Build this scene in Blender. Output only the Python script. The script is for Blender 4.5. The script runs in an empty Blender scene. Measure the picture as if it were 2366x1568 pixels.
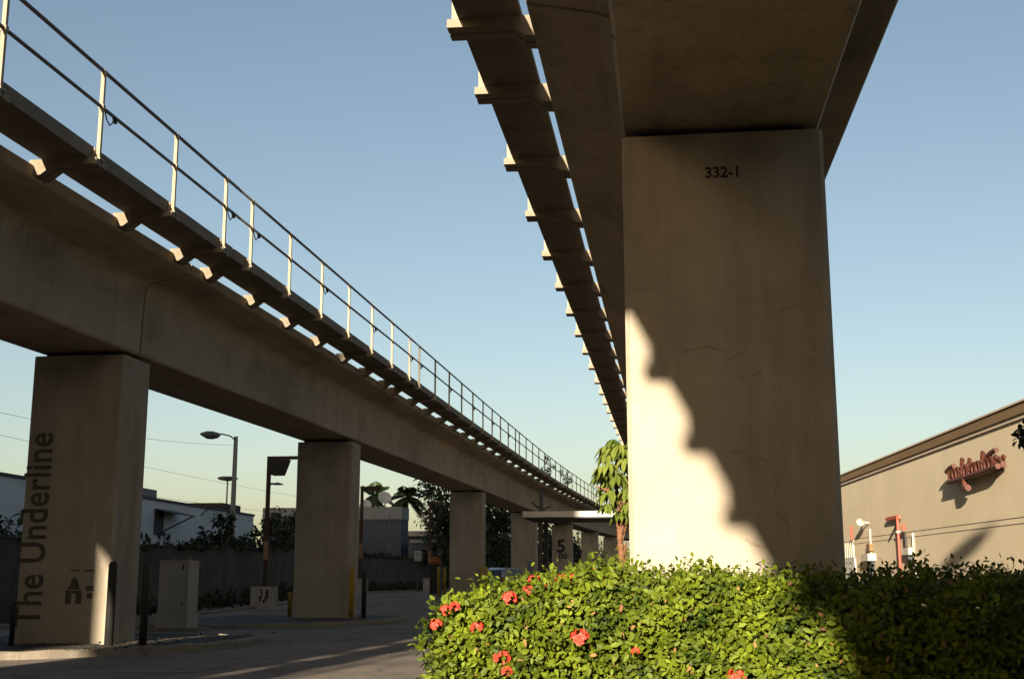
import bpy, math, random
import numpy as np
from mathutils import Vector, Matrix
random.seed(7); rng = np.random.default_rng(7)
SC = bpy.context.scene
COL = SC.collection
R = math.radians

# ------------------------------------------------------------------ camera, sky, sun, exposure
cam = bpy.data.cameras.new('camera'); cam_o = bpy.data.objects.new('camera', cam); COL.objects.link(cam_o)
cam.sensor_width = 36.0; cam.lens = 36.0 * 2850 / 2366; cam.clip_start = 0.1; cam.clip_end = 6000
yaw, pitch, roll = 0.12454, 0.19535, 0.001
cam_o.location = (0, 0, 1.30)
cam_o.rotation_euler = (Matrix.Rotation(yaw, 3, 'Z') @ Matrix.Rotation(math.pi / 2 + pitch, 3, 'X') @ Matrix.Rotation(-roll, 3, 'Z')).to_euler()
SC.camera = cam_o
SUN_TRAVEL = Vector((1.0, 9.0, -1.98)).normalized()
EL = math.asin(-SUN_TRAVEL.z); AZ = math.atan2(-SUN_TRAVEL.x, -SUN_TRAVEL.y)
w = bpy.data.worlds.new('World'); SC.world = w; w.use_nodes = True
nt = w.node_tree; bg = nt.nodes['Background']
sky = nt.nodes.new('ShaderNodeTexSky'); sky.sky_type = 'NISHITA'; sky.sun_disc = False
sky.sun_elevation = EL; sky.sun_rotation = AZ; sky.altitude = 0; sky.air_density = 1.0; sky.dust_density = 2.0; sky.ozone_density = 1.0
tint = nt.nodes.new('ShaderNodeMix'); tint.data_type = 'RGBA'; tint.blend_type = 'MULTIPLY'; tint.inputs[0].default_value = 1.0
nt.links.new(sky.outputs[0], tint.inputs[6]); tint.inputs[7].default_value = (0.91, 0.86, 0.81, 1)      # warm daylight film balance
nt.links.new(tint.outputs[2], bg.inputs[0]); bg.inputs[1].default_value = 0.05
sl = bpy.data.lights.new('sun', 'SUN'); sl.energy = 5.0; sl.angle = R(0.5); sl.color = (1.0, 0.86, 0.67)
so = bpy.data.objects.new('sun', sl); COL.objects.link(so); so.rotation_euler = SUN_TRAVEL.to_track_quat('-Z', 'Y').to_euler()
so.location = (0, 0, 60)
vs = SC.view_settings; vs.view_transform = 'Standard'; vs.look = 'None'; vs.exposure = 1.92; vs.gamma = 1.0
vs.use_curve_mapping = False

# ------------------------------------------------------------------ materials
ALB = 0.5      # overall reflectance of the weathered surfaces
def mat(name, c1, c2=None, rough=0.85, scale=3.0, detail=6, stretch=(1, 1, 1), bump=0.0, bscale=40, metal=0.0, spots=None, ramp=(0.3, 0.7), fine=0.0, trans=0.0, attr=False, spec=0.3, cracks=0.0):
    m = bpy.data.materials.new(name); m.use_nodes = True
    n, l = m.node_tree.nodes, m.node_tree.links
    b = n['Principled BSDF']; b.inputs['Roughness'].default_value = rough; b.inputs['Metallic'].default_value = metal
    b.inputs['Specular IOR Level'].default_value = spec
    tc = n.new('ShaderNodeTexCoord'); mp = n.new('ShaderNodeMapping'); mp.inputs['Scale'].default_value = stretch
    l.new(tc.outputs['Object'], mp.inputs[0])
    c2 = c2 or tuple(x * 0.8 for x in c1)
    c1, c2 = tuple(x * ALB for x in c1), tuple(x * ALB for x in c2)
    if spots: spots = [(a_, b_, lo_, hi_, tuple(x * ALB for x in col_), am_) for a_, b_, lo_, hi_, col_, am_ in spots]
    rp = n.new('ShaderNodeValToRGB'); rp.color_ramp.elements[0].position = ramp[0]; rp.color_ramp.elements[1].position = ramp[1]
    rp.color_ramp.elements[0].color = (*c2, 1); rp.color_ramp.elements[1].color = (*c1, 1)
    if attr:
        at = n.new('ShaderNodeAttribute'); at.attribute_name = 'rnd'; l.new(at.outputs['Fac'], rp.inputs[0])
    else:
        nz = n.new('ShaderNodeTexNoise'); nz.inputs['Scale'].default_value = scale; nz.inputs['Detail'].default_value = detail; nz.inputs['Roughness'].default_value = 0.6
        l.new(mp.outputs[0], nz.inputs[0]); l.new(nz.outputs[0], rp.inputs[0])
    out = rp.outputs[0]
    def mixin(fac_out, col, amt):
        mx = n.new('ShaderNodeMix'); mx.data_type = 'RGBA'
        mu = n.new('ShaderNodeMath'); mu.operation = 'MULTIPLY'; mu.inputs[1].default_value = amt
        l.new(fac_out, mu.inputs[0]); l.new(mu.outputs[0], mx.inputs[0]); l.new(out, mx.inputs[6]); mx.inputs[7].default_value = (*col, 1)
        return mx.outputs[2]
    if fine:
        nf = n.new('ShaderNodeTexNoise'); nf.inputs['Scale'].default_value = 55; nf.inputs['Detail'].default_value = 8; nf.inputs['Roughness'].default_value = 0.75
        l.new(tc.outputs['Object'], nf.inputs[0])
        r2 = n.new('ShaderNodeValToRGB'); r2.color_ramp.elements[0].position = 0.5; r2.color_ramp.elements[1].position = 0.72
        l.new(nf.outputs[0], r2.inputs[0]); out = mixin(r2.outputs[0], tuple(x * 0.45 for x in c1), fine)
    if spots:
        for (sc, st, lo, hi, col, amt) in spots:
            m2 = n.new('ShaderNodeMapping'); m2.inputs['Scale'].default_value = st; l.new(tc.outputs['Object'], m2.inputs[0])
            ns = n.new('ShaderNodeTexNoise'); ns.inputs['Scale'].default_value = sc; ns.inputs['Detail'].default_value = 7; ns.inputs['Roughness'].default_value = 0.65
            l.new(m2.outputs[0], ns.inputs[0])
            r3 = n.new('ShaderNodeValToRGB'); r3.color_ramp.elements[0].position = lo; r3.color_ramp.elements[1].position = hi
            l.new(ns.outputs[0], r3.inputs[0]); out = mixin(r3.outputs[0], col, amt)
    if cracks:
        nd = n.new('ShaderNodeTexNoise'); nd.inputs['Scale'].default_value = 1.6; nd.inputs['Detail'].default_value = 5; l.new(tc.outputs['Object'], nd.inputs[0])
        ad = n.new('ShaderNodeVectorMath'); ad.operation = 'MULTIPLY_ADD'; ad.inputs[1].default_value = (1.1, 1.1, 0); l.new(nd.outputs[1], ad.inputs[0]); l.new(tc.outputs['Object'], ad.inputs[2])
        vo = n.new('ShaderNodeTexVoronoi'); vo.feature = 'DISTANCE_TO_EDGE'; vo.inputs['Scale'].default_value = .38; l.new(ad.outputs[0], vo.inputs['Vector'])
        rc = n.new('ShaderNodeValToRGB'); rc.color_ramp.elements[0].position = .004; rc.color_ramp.elements[1].position = .016; rc.color_ramp.elements[0].color = (1, 1, 1, 1); rc.color_ramp.elements[1].color = (0, 0, 0, 1)
        l.new(vo.outputs['Distance'], rc.inputs[0]); out = mixin(rc.outputs[0], tuple(x * .25 for x in c1), cracks)
    l.new(out, b.inputs['Base Color'])
    if bump:
        nb = n.new('ShaderNodeTexNoise'); nb.inputs['Scale'].default_value = bscale; nb.inputs['Detail'].default_value = 6
        l.new(tc.outputs['Object'], nb.inputs[0])
        bp = n.new('ShaderNodeBump'); bp.inputs['Strength'].default_value = bump; bp.inputs['Distance'].default_value = 0.02
        l.new(nb.outputs[0], bp.inputs['Height']); l.new(bp.outputs[0], b.inputs['Normal'])
    if trans:
        tr = n.new('ShaderNodeBsdfTranslucent'); l.new(out, tr.inputs[0])
        ms = n.new('ShaderNodeMixShader'); ms.inputs[0].default_value = trans
        l.new(b.outputs[0], ms.inputs[1]); l.new(tr.outputs[0], ms.inputs[2]); l.new(ms.outputs[0], n['Material Output'].inputs[0])
    return m

VERT = (1.0, 1.0, 0.12)
M = {}
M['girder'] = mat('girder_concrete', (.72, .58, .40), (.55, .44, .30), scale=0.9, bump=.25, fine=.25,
                  spots=[(1.3, (1, .25, .4), .48, .72, (.26, .20, .135), .75), (6, (1, 1, .07), .54, .72, (.20, .155, .105), .5), (1.1, (.02, 1, .02), .6, .64, (.24, .19, .13), .35)])
M['column'] = mat('column_concrete', (.635, .55, .415), (.48, .41, .305), scale=1.1, bump=.3, fine=.3,
                  spots=[(1.7, (1, 1, .1), .50, .74, (.27, .22, .15), .6), (.6, (1, 1, 1), .5, .72, (.36, .31, .23), .5), (3.2, (.02, .02, 1), .60, .66, (.34, .28, .2), .4), (1.5, (1, 1, 2.2), .56, .75, (.62, .55, .44), .5), (9, (.35, .35, 2), .63, .72, (.2, .16, .11), .45)])
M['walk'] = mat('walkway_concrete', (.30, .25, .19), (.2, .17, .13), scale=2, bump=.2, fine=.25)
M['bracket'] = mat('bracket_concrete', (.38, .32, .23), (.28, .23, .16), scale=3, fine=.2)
M['rail'] = mat('rail_metal', (.16, .16, .17), (.09, .09, .09), rough=.6, scale=6)
M['post'] = mat('post_metal', (.47, .38, .26), (.36, .29, .19), rough=.6, scale=8)
M['pad'] = mat('bearing_rubber', (.03, .03, .03), rough=.8)
M['letter'] = mat('letter_paint', (.035, .032, .028), (.05, .045, .04), scale=12)
M['asphalt'] = mat('asphalt', (.40, .32, .25), (.26, .21, .165), scale=.5, rough=.95, bump=.5, bscale=60, fine=.45, cracks=.75,
                   spots=[(.35, (1, .5, 1), .5, .7, (.085, .075, .065), .6), (6, (1, 1, 1), .6, .75, (.26, .22, .18), .4)])
M['kerb'] = mat('kerb_concrete', (.42, .36, .28), (.28, .23, .17), scale=3, bump=.4, fine=.35, spots=[(4, (1, 1, 1), .58, .72, (.1, .08, .06), .7)])
M['soil'] = mat('soil', (.12, .085, .055), (.06, .045, .03), scale=4, bump=.8, bscale=25)
M['ground'] = mat('dry_ground', (.17, .13, .085), (.10, .085, .05), scale=.4, bump=.5, bscale=10, spots=[(.8, (1, 1, 1), .5, .65, (.06, .075, .025), .6)])
M['line'] = mat('road_paint', (.55, .54, .5), (.2, .17, .15), scale=5, detail=8, ramp=(.42, .6))
M['yellow'] = mat('yellow_paint', (.62, .40, .02), (.45, .29, .02), scale=6, rough=.55)
M['darkpost'] = mat('dark_steel', (.035, .033, .03), (.02, .018, .016), scale=5, rough=.6)
M['rust'] = mat('rusty_steel', (.11, .06, .03), (.045, .03, .02), scale=3, rough=.85)
M['wrap'] = mat('orange_sleeve', (.42, .24, .12), (.3, .16, .08), scale=4)
M['cabinet'] = mat('cabinet_steel', (.58, .55, .48), (.48, .45, .4), scale=2, rough=.55, spots=[(3, VERT, .58, .75, (.2, .17, .13), .4)])
M['block'] = mat('white_block', (.55, .52, .46), (.38, .35, .3), scale=3, bump=.3, fine=.3)
M['paleletter'] = mat('pale_letter_paint', (.15, .13, .10), (.09, .08, .06), scale=9)  # letter colour paled to imitate the low contrast of deep shade
M['scrawl'] = mat('faded_scrawl', (.54, .45, .32), (.40, .325, .225), scale=7, ramp=(.4, .6))
M['graf'] = mat('black_spray', (.025, .025, .025))
M['bluegraf'] = mat('blue_spray', (.12, .22, .36), (.2, .3, .42), scale=6)
M['oldwall'] = mat('stained_wall', (.17, .16, .145), (.08, .075, .068), scale=.6, bump=.3, fine=.3,
                   spots=[(.8, (1, 1, .12), .48, .7, (.05, .05, .045), .75), (1.2, (1, 1, .25), .6, .72, (.32, .31, .29), .5)])
M['white'] = mat('white_render', (.85, .9, .92), (.7, .75, .78), scale=.5, spots=[(.8, VERT, .55, .8, (.3, .31, .3), .4)])
M['trimdark'] = mat('dark_trim', (.10, .11, .12), (.07, .075, .08), scale=2)
M['grey'] = mat('grey_render', (.28, .30, .32), (.22, .235, .25), scale=.5)
M['bluewall'] = mat('blue_render', (.075, .09, .12), (.055, .065, .09), scale=.5)
M['roofgrey'] = mat('roof_sheet', (.33, .33, .33), (.25, .25, .25), scale=1)
M['lampmetal'] = mat('lamp_metal', (.20, .20, .20), (.14, .14, .14), scale=6, rough=.5)
M['polecon'] = mat('pole_concrete', (.40, .37, .32), (.3, .28, .24), scale=4)
M['glass'] = mat('lamp_lens', (.45, .45, .42), rough=.3)
M['dish'] = mat('dish_white', (.62, .64, .64), rough=.5, scale=4)
M['bark'] = mat('bark', (.12, .09, .065), (.06, .045, .03), scale=8, bump=.6)
M['palmbark'] = mat('palm_fibre', (.36, .17, .075), (.13, .06, .03), scale=14, stretch=(1, 1, 3), bump=.9, bscale=30)
M['leafhedge'] = mat('hedge_leaf', (.29, .37, .022), (.03, .06, .006), rough=.55, attr=True, ramp=(.1, 1), trans=.2, spec=.15)
M['leafdark'] = mat('dark_leaf', (.05, .075, .018), (.02, .035, .01), rough=.6, attr=True, ramp=(0, 1), trans=.15)
M['leafumb'] = mat('umbrella_leaf', (.34, .40, .07), (.07, .13, .015), rough=.45, attr=True, ramp=(0, 1), trans=.3, spec=.4)
M['leafpalm'] = mat('palm_leaf', (.06, .095, .025), (.03, .05, .014), rough=.5, attr=True, ramp=(0, 1), trans=.15)
M['deadleaf'] = mat('dead_leaf', (.42, .23, .07), (.2, .1, .04), attr=True, ramp=(0, 1))
M['twig'] = mat('hedge_twigs', (.05, .042, .02), (.02, .02, .01), scale=12, bump=.8)
M['petal'] = mat('coral_petal', (1.3, .15, .09), (.95, .07, .04), rough=.5, attr=True, ramp=(0, 1), trans=.2)
M['tanwall'] = mat('tan_stucco', (1.05, .88, .60), (.94, .78, .53), scale=.35, bump=.25, bscale=30, fine=.12, spots=[(.5, VERT, .55, .8, (.66, .55, .37), .35)])
M['cornice'] = mat('brown_fascia', (.30, .185, .08), (.23, .14, .06), scale=1.2, stretch=(1, .2, 3))
M['trimtan'] = mat('pale_trim', (.85, .68, .52), (.75, .6, .45), scale=1)
M['signred'] = mat('rust_red_letter', (.17, .05, .026), (.07, .024, .015), scale=9, rough=.6)
M['pipered'] = mat('red_pipe_paint', (.62, .13, .08), (.5, .1, .06), scale=5, rough=.5)
M['cream'] = mat('cream_paint', (.72, .66, .52), (.62, .56, .44), scale=3)
M['whitep'] = mat('white_paint', (.8, .76, .68), (.72, .68, .6), scale=3, rough=.6)
M['carpaint'] = mat('car_paint', (.45, .50, .56), rough=.25, scale=3, spec=.6)
M['carglass'] = mat('car_glass', (.015, .018, .02), rough=.1, spec=.7)
M['rubber'] = mat('tyre_rubber', (.02, .02, .02), rough=.9)
M['taillight'] = mat('tail_light', (.45, .02, .02), rough=.3)
M['bin'] = mat('dark_plastic', (.03, .03, .03), rough=.7)
M['orange'] = mat('orange_lid', (.55, .2, .03), (.3, .1, .02), scale=8)
M['signwhite'] = mat('sign_white', (.6, .6, .58), (.5, .5, .48), scale=4)
M['green'] = mat('sign_green', (.02, .16, .1), scale=4)
M['wire'] = mat('wire_black', (.06, .06, .06), rough=.7)
M['tower'] = mat('tower_render', (.40, .36, .30), (.34, .3, .25), scale=.3)
M['towerglass'] = mat('tower_glass', (.05, .06, .07), rough=.15, spec=.6)
M['dirtdark'] = mat('weeds', (.045, .06, .018), (.02, .028, .01), attr=True, ramp=(0, 1), rough=.8)

# ------------------------------------------------------------------ mesh helpers
class MB:
    def __init__(s): s.v = []; s.f = []
    def add(s, vs, fs):
        o = len(s.v); s.v += [tuple(p) for p in vs]; s.f += [tuple(i + o for i in f) for f in fs]; return s
    def box(s, x0, x1, y0, y1, z0, z1, mtx=None):
        v = [(x0, y0, z0), (x1, y0, z0), (x1, y1, z0), (x0, y1, z0), (x0, y0, z1), (x1, y0, z1), (x1, y1, z1), (x0, y1, z1)]
        if mtx is not None: v = [mtx @ Vector(p) for p in v]
        return s.add(v, [(0, 3, 2, 1), (4, 5, 6, 7), (0, 1, 5, 4), (1, 2, 6, 5), (2, 3, 7, 6), (3, 0, 4, 7)])
    def cbox(s, x0, x1, y0, y1, z0, z1, c=.03, taper=0.0, mtx=None):
        # box with chamfered vertical edges; taper narrows the top
        def ring(z, t):
            a, b, d, e = x0 + t, x1 - t, y0 + t, y1 - t
            return [(a + c, d, z), (b - c, d, z), (b, d + c, z), (b, e - c, z), (b - c, e, z), (a + c, e, z), (a, e - c, z), (a, d + c, z)]
        v = ring(z0, 0) + ring(z1, taper)
        if mtx is not None: v = [mtx @ Vector(p) for p in v]
        f = [(i, (i + 1) % 8, 8 + (i + 1) % 8, 8 + i) for i in range(8)] + [tuple(range(7, -1, -1)), tuple(range(8, 16))]
        return s.add(v, f)
    def tube(s, pts, r, n=8, cap=True):
        pts = [Vector(p) for p in pts]; rs = r if isinstance(r, (list, tuple)) else [r] * len(pts)
        v = []; f = []; up0 = None
        for i, p in enumerate(pts):
            d = (pts[min(i + 1, len(pts) - 1)] - pts[max(i - 1, 0)]).normalized()
            if up0 is None: up0 = Vector((0, 0, 1)) if abs(d.z) < .9 else Vector((1, 0, 0))
            a = d.cross(up0)
            if a.length < 1e-4: a = d.orthogonal()
            a.normalize(); b = a.cross(d).normalized()
            for k in range(n):
                t = 2 * math.pi * k / n; v.append(p + (a * math.cos(t) + b * math.sin(t)) * rs[i])
        for i in range(len(pts) - 1):
            for k in range(n): f.append((i * n + k, i * n + (k + 1) % n, (i + 1) * n + (k + 1) % n, (i + 1) * n + k))
        if cap: f += [tuple(range(n - 1, -1, -1)), tuple(range((len(pts) - 1) * n, len(pts) * n))]
        return s.add(v, f)
    def lathe(s, prof, n=16, mtx=None, cx=0, cy=0):
        v = []; f = []
        for (r, z) in prof:
            for k in range(n):
                t = 2 * math.pi * k / n; p = Vector((cx + r * math.cos(t), cy + r * math.sin(t), z)); v.append(mtx @ p if mtx is not None else p)
        m = len(prof)
        for i in range(m - 1):
            for k in range(n): f.append((i * n + k, i * n + (k + 1) % n, (i + 1) * n + (k + 1) % n, (i + 1) * n + k))
        f += [tuple(range(n - 1, -1, -1)), tuple(range((m - 1) * n, m * n))]
        return s.add(v, f)
    def sweep(s, rings):
        n = len(rings[0]); v = [p for r in rings for p in r]; f = []
        for i in range(len(rings) - 1):
            for k in range(n): f.append((i * n + k, (i + 1) * n + k, (i + 1) * n + (k + 1) % n, i * n + (k + 1) % n))
        f += [tuple(range(n)), tuple(range(len(rings) * n - 1, (len(rings) - 1) * n - 1, -1))]
        return s.add(v, f)
    def prism(s, poly, z0, z1):
        n = len(poly); zz = z0 if callable(z0) else (lambda x, y: z0); z2 = z1 if callable(z1) else (lambda x, y: z1)
        v = [(x, y, zz(x, y)) for x, y in poly] + [(x, y, z2(x, y)) for x, y in poly]
        return s.add(v, [tuple(range(n - 1, -1, -1)), tuple(range(n, 2 * n))] + [(i, (i + 1) % n, n + (i + 1) % n, n + i) for i in range(n)])

def org(parent):
    o = Vector((0, 0, 0)); p = parent
    while p is not None: o = o + p.location; p = p.parent
    return o
def obj(name, mb, m, parent=None, smooth=False, loc=None, local=False):
    me = bpy.data.meshes.new(name)
    off = Vector((0, 0, 0)) if local else org(parent) + (Vector(loc) if loc is not None else Vector((0, 0, 0)))
    me.from_pydata([tuple(Vector(p) - off) for p in mb.v], [], mb.f); me.update()
    o = bpy.data.objects.new(name, me); COL.objects.link(o)
    if parent is not None: o.parent = parent
    if loc is not None: o.location = loc
    me.materials.append(M[m] if isinstance(m, str) else m)
    if smooth: me.shade_smooth()
    return o
def tag(o, label=None, cat=None, group=None, kind=None):
    if label: o['label'] = label
    if cat: o['category'] = cat
    if group: o['group'] = group
    if kind: o['kind'] = kind
    return o
def thing(name, label, cat, loc=(0, 0, 0), group=None):
    o = bpy.data.objects.new(name, None); COL.objects.link(o); o.location = loc; o.empty_display_size = .3
    return tag(o, label, cat, group)
def clone(src, loc, parent=None, rotz=None):
    c = src.copy(); COL.objects.link(c); c.parent = parent; c.location = loc
    if rotz is not None: c.rotation_euler = (0, 0, rotz)
    return c
def struct(name, mb, m):
    return tag(obj(name, mb, m), kind='structure')
def smoothstep(a, b, x):
    t = min(1, max(0, (x - a) / (b - a))); return t * t * (3 - 2 * t)
def gz(x, y): return 0.7 * smoothstep(45, 85, y)
def text_mb(s, size, ext=.006, offset=.0, align='CENTER', spacing=1.0):
    cu = bpy.data.curves.new('txt', 'FONT'); cu.body = s; cu.size = size; cu.extrude = ext; cu.offset = offset; cu.align_x = align; cu.align_y = 'CENTER'; cu.space_character = spacing
    o = bpy.data.objects.new('txt', cu); COL.objects.link(o)
    dg = bpy.context.evaluated_depsgraph_get(); me = bpy.data.meshes.new_from_object(o.evaluated_get(dg))
    v = [tuple(p.co) for p in me.vertices]; f = [tuple(p.vertices) for p in me.polygons]
    bpy.data.objects.remove(o); bpy.data.curves.remove(cu); bpy.data.meshes.remove(me)
    return v, f
def face_text(mb, s, size, cx, y, cz, rot=0.0, offset=0.0, sx=1.0, spacing=1.0):
    # text on a face looking toward -Y: local x -> X, local y -> Z
    v, f = text_mb(s, size, offset=offset, spacing=spacing); c, n = math.cos(rot), math.sin(rot)
    w_ = [(cx + (p[0] * sx * c - p[1] * n), y - p[2], cz + (p[0] * sx * n + p[1] * c)) for p in v]
    mb.add(w_, f)

# numpy leaf meshes -------------------------------------------------
def leaf_obj(name, pos, dirs, nor, length, width, m, parent=None, fold=.25, droop=.0, clump=None):
    """pos,dirs,nor (N,3), length,width (N,) : every leaf is two folded quads"""
    N = len(pos); d = dirs / np.linalg.norm(dirs, axis=1, keepdims=True)
    s_ = np.cross(d, nor); s_ /= (np.linalg.norm(s_, axis=1, keepdims=True) + 1e-9); u = np.cross(s_, d)
    L = length[:, None]; Wd = width[:, None] * .5
    dr = np.array([[0, 0, -1.0]]) * L * droop
    P = np.stack([pos, pos + d * L * .35 + s_ * Wd + u * Wd * fold + dr * .15, pos + d * L * .72 + s_ * Wd * .8 + u * Wd * fold + dr * .6, pos + d * L + dr,
                  pos + d * L * .72 - s_ * Wd * .8 + u * Wd * fold + dr * .6, pos + d * L * .35 - s_ * Wd + u * Wd * fold + dr * .15], 1)
    off = np.array(org(parent)); V = (P - off).reshape(-1, 3)
    base = (np.arange(N) * 6)[:, None]
    F = np.concatenate([base + np.array([[0, 1, 2, 3]]), base + np.array([[0, 3, 4, 5]])], 1).reshape(-1, 4)
    me = bpy.data.meshes.new(name); me.vertices.add(len(V)); me.vertices.foreach_set('co', V.ravel().astype(np.float32))
    me.loops.add(F.size); me.loops.foreach_set('vertex_index', F.ravel().astype(np.int32))
    me.polygons.add(len(F)); me.polygons.foreach_set('loop_start', (np.arange(len(F)) * 4).astype(np.int32)); me.polygons.foreach_set('loop_total', np.full(len(F), 4, np.int32))
    me.update(); me.validate()
    r = rng.random(N) if clump is None else np.clip(.6 * clump + .4 * rng.random(N), 0, 1)
    at = me.attributes.new('rnd', 'FLOAT', 'FACE'); at.data.foreach_set('value', np.repeat(r, 2).astype(np.float32))
    o = bpy.data.objects.new(name, me); COL.objects.link(o); o.parent = parent; me.materials.append(M[m]); return o
def unit(n):
    a = rng.normal(size=(n, 3)); return a / np.linalg.norm(a, axis=1, keepdims=True)
def blobs_leaves(blobs, n, thick=.45, sub=.35):
    """points in clumps over the shells of several ellipsoids"""
    tot = sum(b[1][0] * b[1][2] for b in blobs); P = []; O = []; C = []
    for c, r in blobs:
        k = int(n * r[0] * r[2] / tot); nc = max(5, k // 26)
        cd = unit(nc); cr = 1 - thick * rng.random(nc) ** 1.5; cc = cd * cr[:, None]; tone = rng.random(nc)
        idx = rng.integers(0, nc, k); pt = cc[idx] + rng.normal(size=(k, 3)) * sub * .45
        P.append(np.array(c) + pt * np.array(r)); O.append(pt / (np.linalg.norm(pt, axis=1, keepdims=True) + 1e-6)); C.append(tone[idx])
    return np.concatenate(P), np.concatenate(O), np.concatenate(C)
def tree(name, label, cat, base, trunk_h, trunk_r, blobs, n, leaf, m, group=None, bark='bark', lean=(0, 0), droop=.2, wide=.45):
    t = thing(name, label, cat, base, group); b = Vector(base); top = b + Vector((lean[0], lean[1], trunk_h))
    mb = MB(); mb.tube([b, b.lerp(top, .35) + Vector((.04, 0, 0)), b.lerp(top, .7), top], [trunk_r * 1.25, trunk_r, trunk_r * .85, trunk_r * .7], 9)
    for c, r in blobs:
        c = Vector(c); mid = top.lerp(c, .5) + Vector((0, 0, .1 * r[2])); mb.tube([top - Vector((0, 0, trunk_h * .12)), mid, c], [trunk_r * .6, trunk_r * .4, trunk_r * .12], 6)
    obj('trunk', mb, bark, t, smooth=True)
    P, O, C = blobs_leaves(blobs, n); k = len(P)
    D = O * .5 + unit(k) * .7 + np.array([[0, 0, -.25]]); Nn = O * .6 + np.array([[0, 0, .8]]) + unit(k) * .5
    Ls = leaf * (.7 + .6 * rng.random(k)); leaf_obj('crown', P, D, Nn, Ls, Ls * wide, m, t, droop=droop, clump=C)
    return t
def palm(label, base, h, r, nf, fl, group, lean=0.0, m='leafpalm', seed=1):
    t = thing('palm_tree', label, 'palm', base, group); b = Vector(base); top = b + Vector((lean, 0, h))
    obj('trunk', MB().tube([b, b.lerp(top, .5) + Vector((lean * -.2, 0, 0)), top], [r * 1.3, r, r * .9], 9), 'bark', t, smooth=True)
    rd = np.random.default_rng(seed); P = []; D = []; Nn = []; L = []
    mb = MB()
    for i in range(nf):
        az = 2 * math.pi * (i / nf) + rd.random() * .4; el = rd.uniform(-.5, 1.25); ln = fl * rd.uniform(.8, 1.1)
        h_ = Vector((math.cos(az), math.sin(az), 0)); pts = []
        for k in range(9):
            s = k / 8; pts.append(top + h_ * (ln * s * math.cos(el) * (1 - .12 * s)) + Vector((0, 0, ln * (s * math.sin(el) - .62 * s * s * (1 if el < .9 else .7)))))
        mb.tube(pts, [.035 * (1 - .1 * k) * fl / 2.5 for k in range(9)], 4)
        for k in range(26):
            s = .1 + .9 * k / 25; q = s * 8; a = min(7, int(q)); p = pts[a].lerp(pts[a + 1], q - a); tg = (pts[a + 1] - pts[a]).normalized()
            sd = tg.cross(Vector((0, 0, 1))); sd = sd.normalized() if sd.length > 1e-3 else Vector((1, 0, 0))
            for sg in (-1, 1):
                P.append(p); D.append(tg * .55 + sd * sg + Vector((0, 0, -.35))); Nn.append(sd.cross(tg)); L.append(fl * .26 * math.sin(math.pi * (.12 + .8 * s)) + .08)
    L = np.array(L); obj('frond_stems', mb, 'leafpalm', t)
    leaf_obj('fronds', np.array(P), np.array(D), np.array(Nn), L, L * .14, m, t, droop=.25)
    return t

# ------------------------------------------------------------------ ground
def grid_sheet(x0, x1, y0, y1, nx, ny, dz, noise=0):
    mb = MB(); v = []
    ys = [y0 + (y1 - y0) * j / ny for j in range(ny + 1)]
    for j in range(ny + 1):
        for i in range(nx + 1):
            x = x0 + (x1 - x0) * i / nx; v.append((x, ys[j], gz(x, ys[j]) + dz))
    f = [(j * (nx + 1) + i, j * (nx + 1) + i + 1, (j + 1) * (nx + 1) + i + 1, (j + 1) * (nx + 1) + i) for j in range(ny) for i in range(nx)]
    return mb.add(v, f)
mb = MB(); ys = [-3000, -200, 0] + list(range(40, 92, 2)) + [200, 600, 3000]; xs = [-3000, -300, 0, 300, 3000]
v = [(x, y, gz(x, y)) for y in ys for x in xs]; n = len(xs)
mb.add(v, [(j * n + i, j * n + i + 1, (j + 1) * n + i + 1, (j + 1) * n + i) for j in range(len(ys) - 1) for i in range(n - 1)])
struct('ground', mb, 'ground')
struct('parking_lot', grid_sheet(-22.0, -1.6, 4.6, 140, 4, 136, .006), 'asphalt')
struct('road', MB().add([(-80, -9, .006), (80, -9, .006), (80, 3.4, .006), (-80, 3.4, .006)], [(0, 1, 2, 3)]), 'asphalt')
struct('footpath', MB().box(-80, 80, 3.4, 4.6, -.1, .02), 'kerb')
struct('parking_line', MB().add([(-8.0, 21.0, .011), (-5.6, 21.0, .011), (-5.6, 21.13, .011), (-8.0, 21.13, .011)], [(0, 1, 2, 3)]), 'line')
struct('worn_parking_line', MB().add([(-9.0, 18.2, .011), (-6.7, 18.5, .011), (-6.7, 18.64, .011), (-9.0, 18.34, .011)], [(0, 1, 2, 3)]), 'line')

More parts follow.
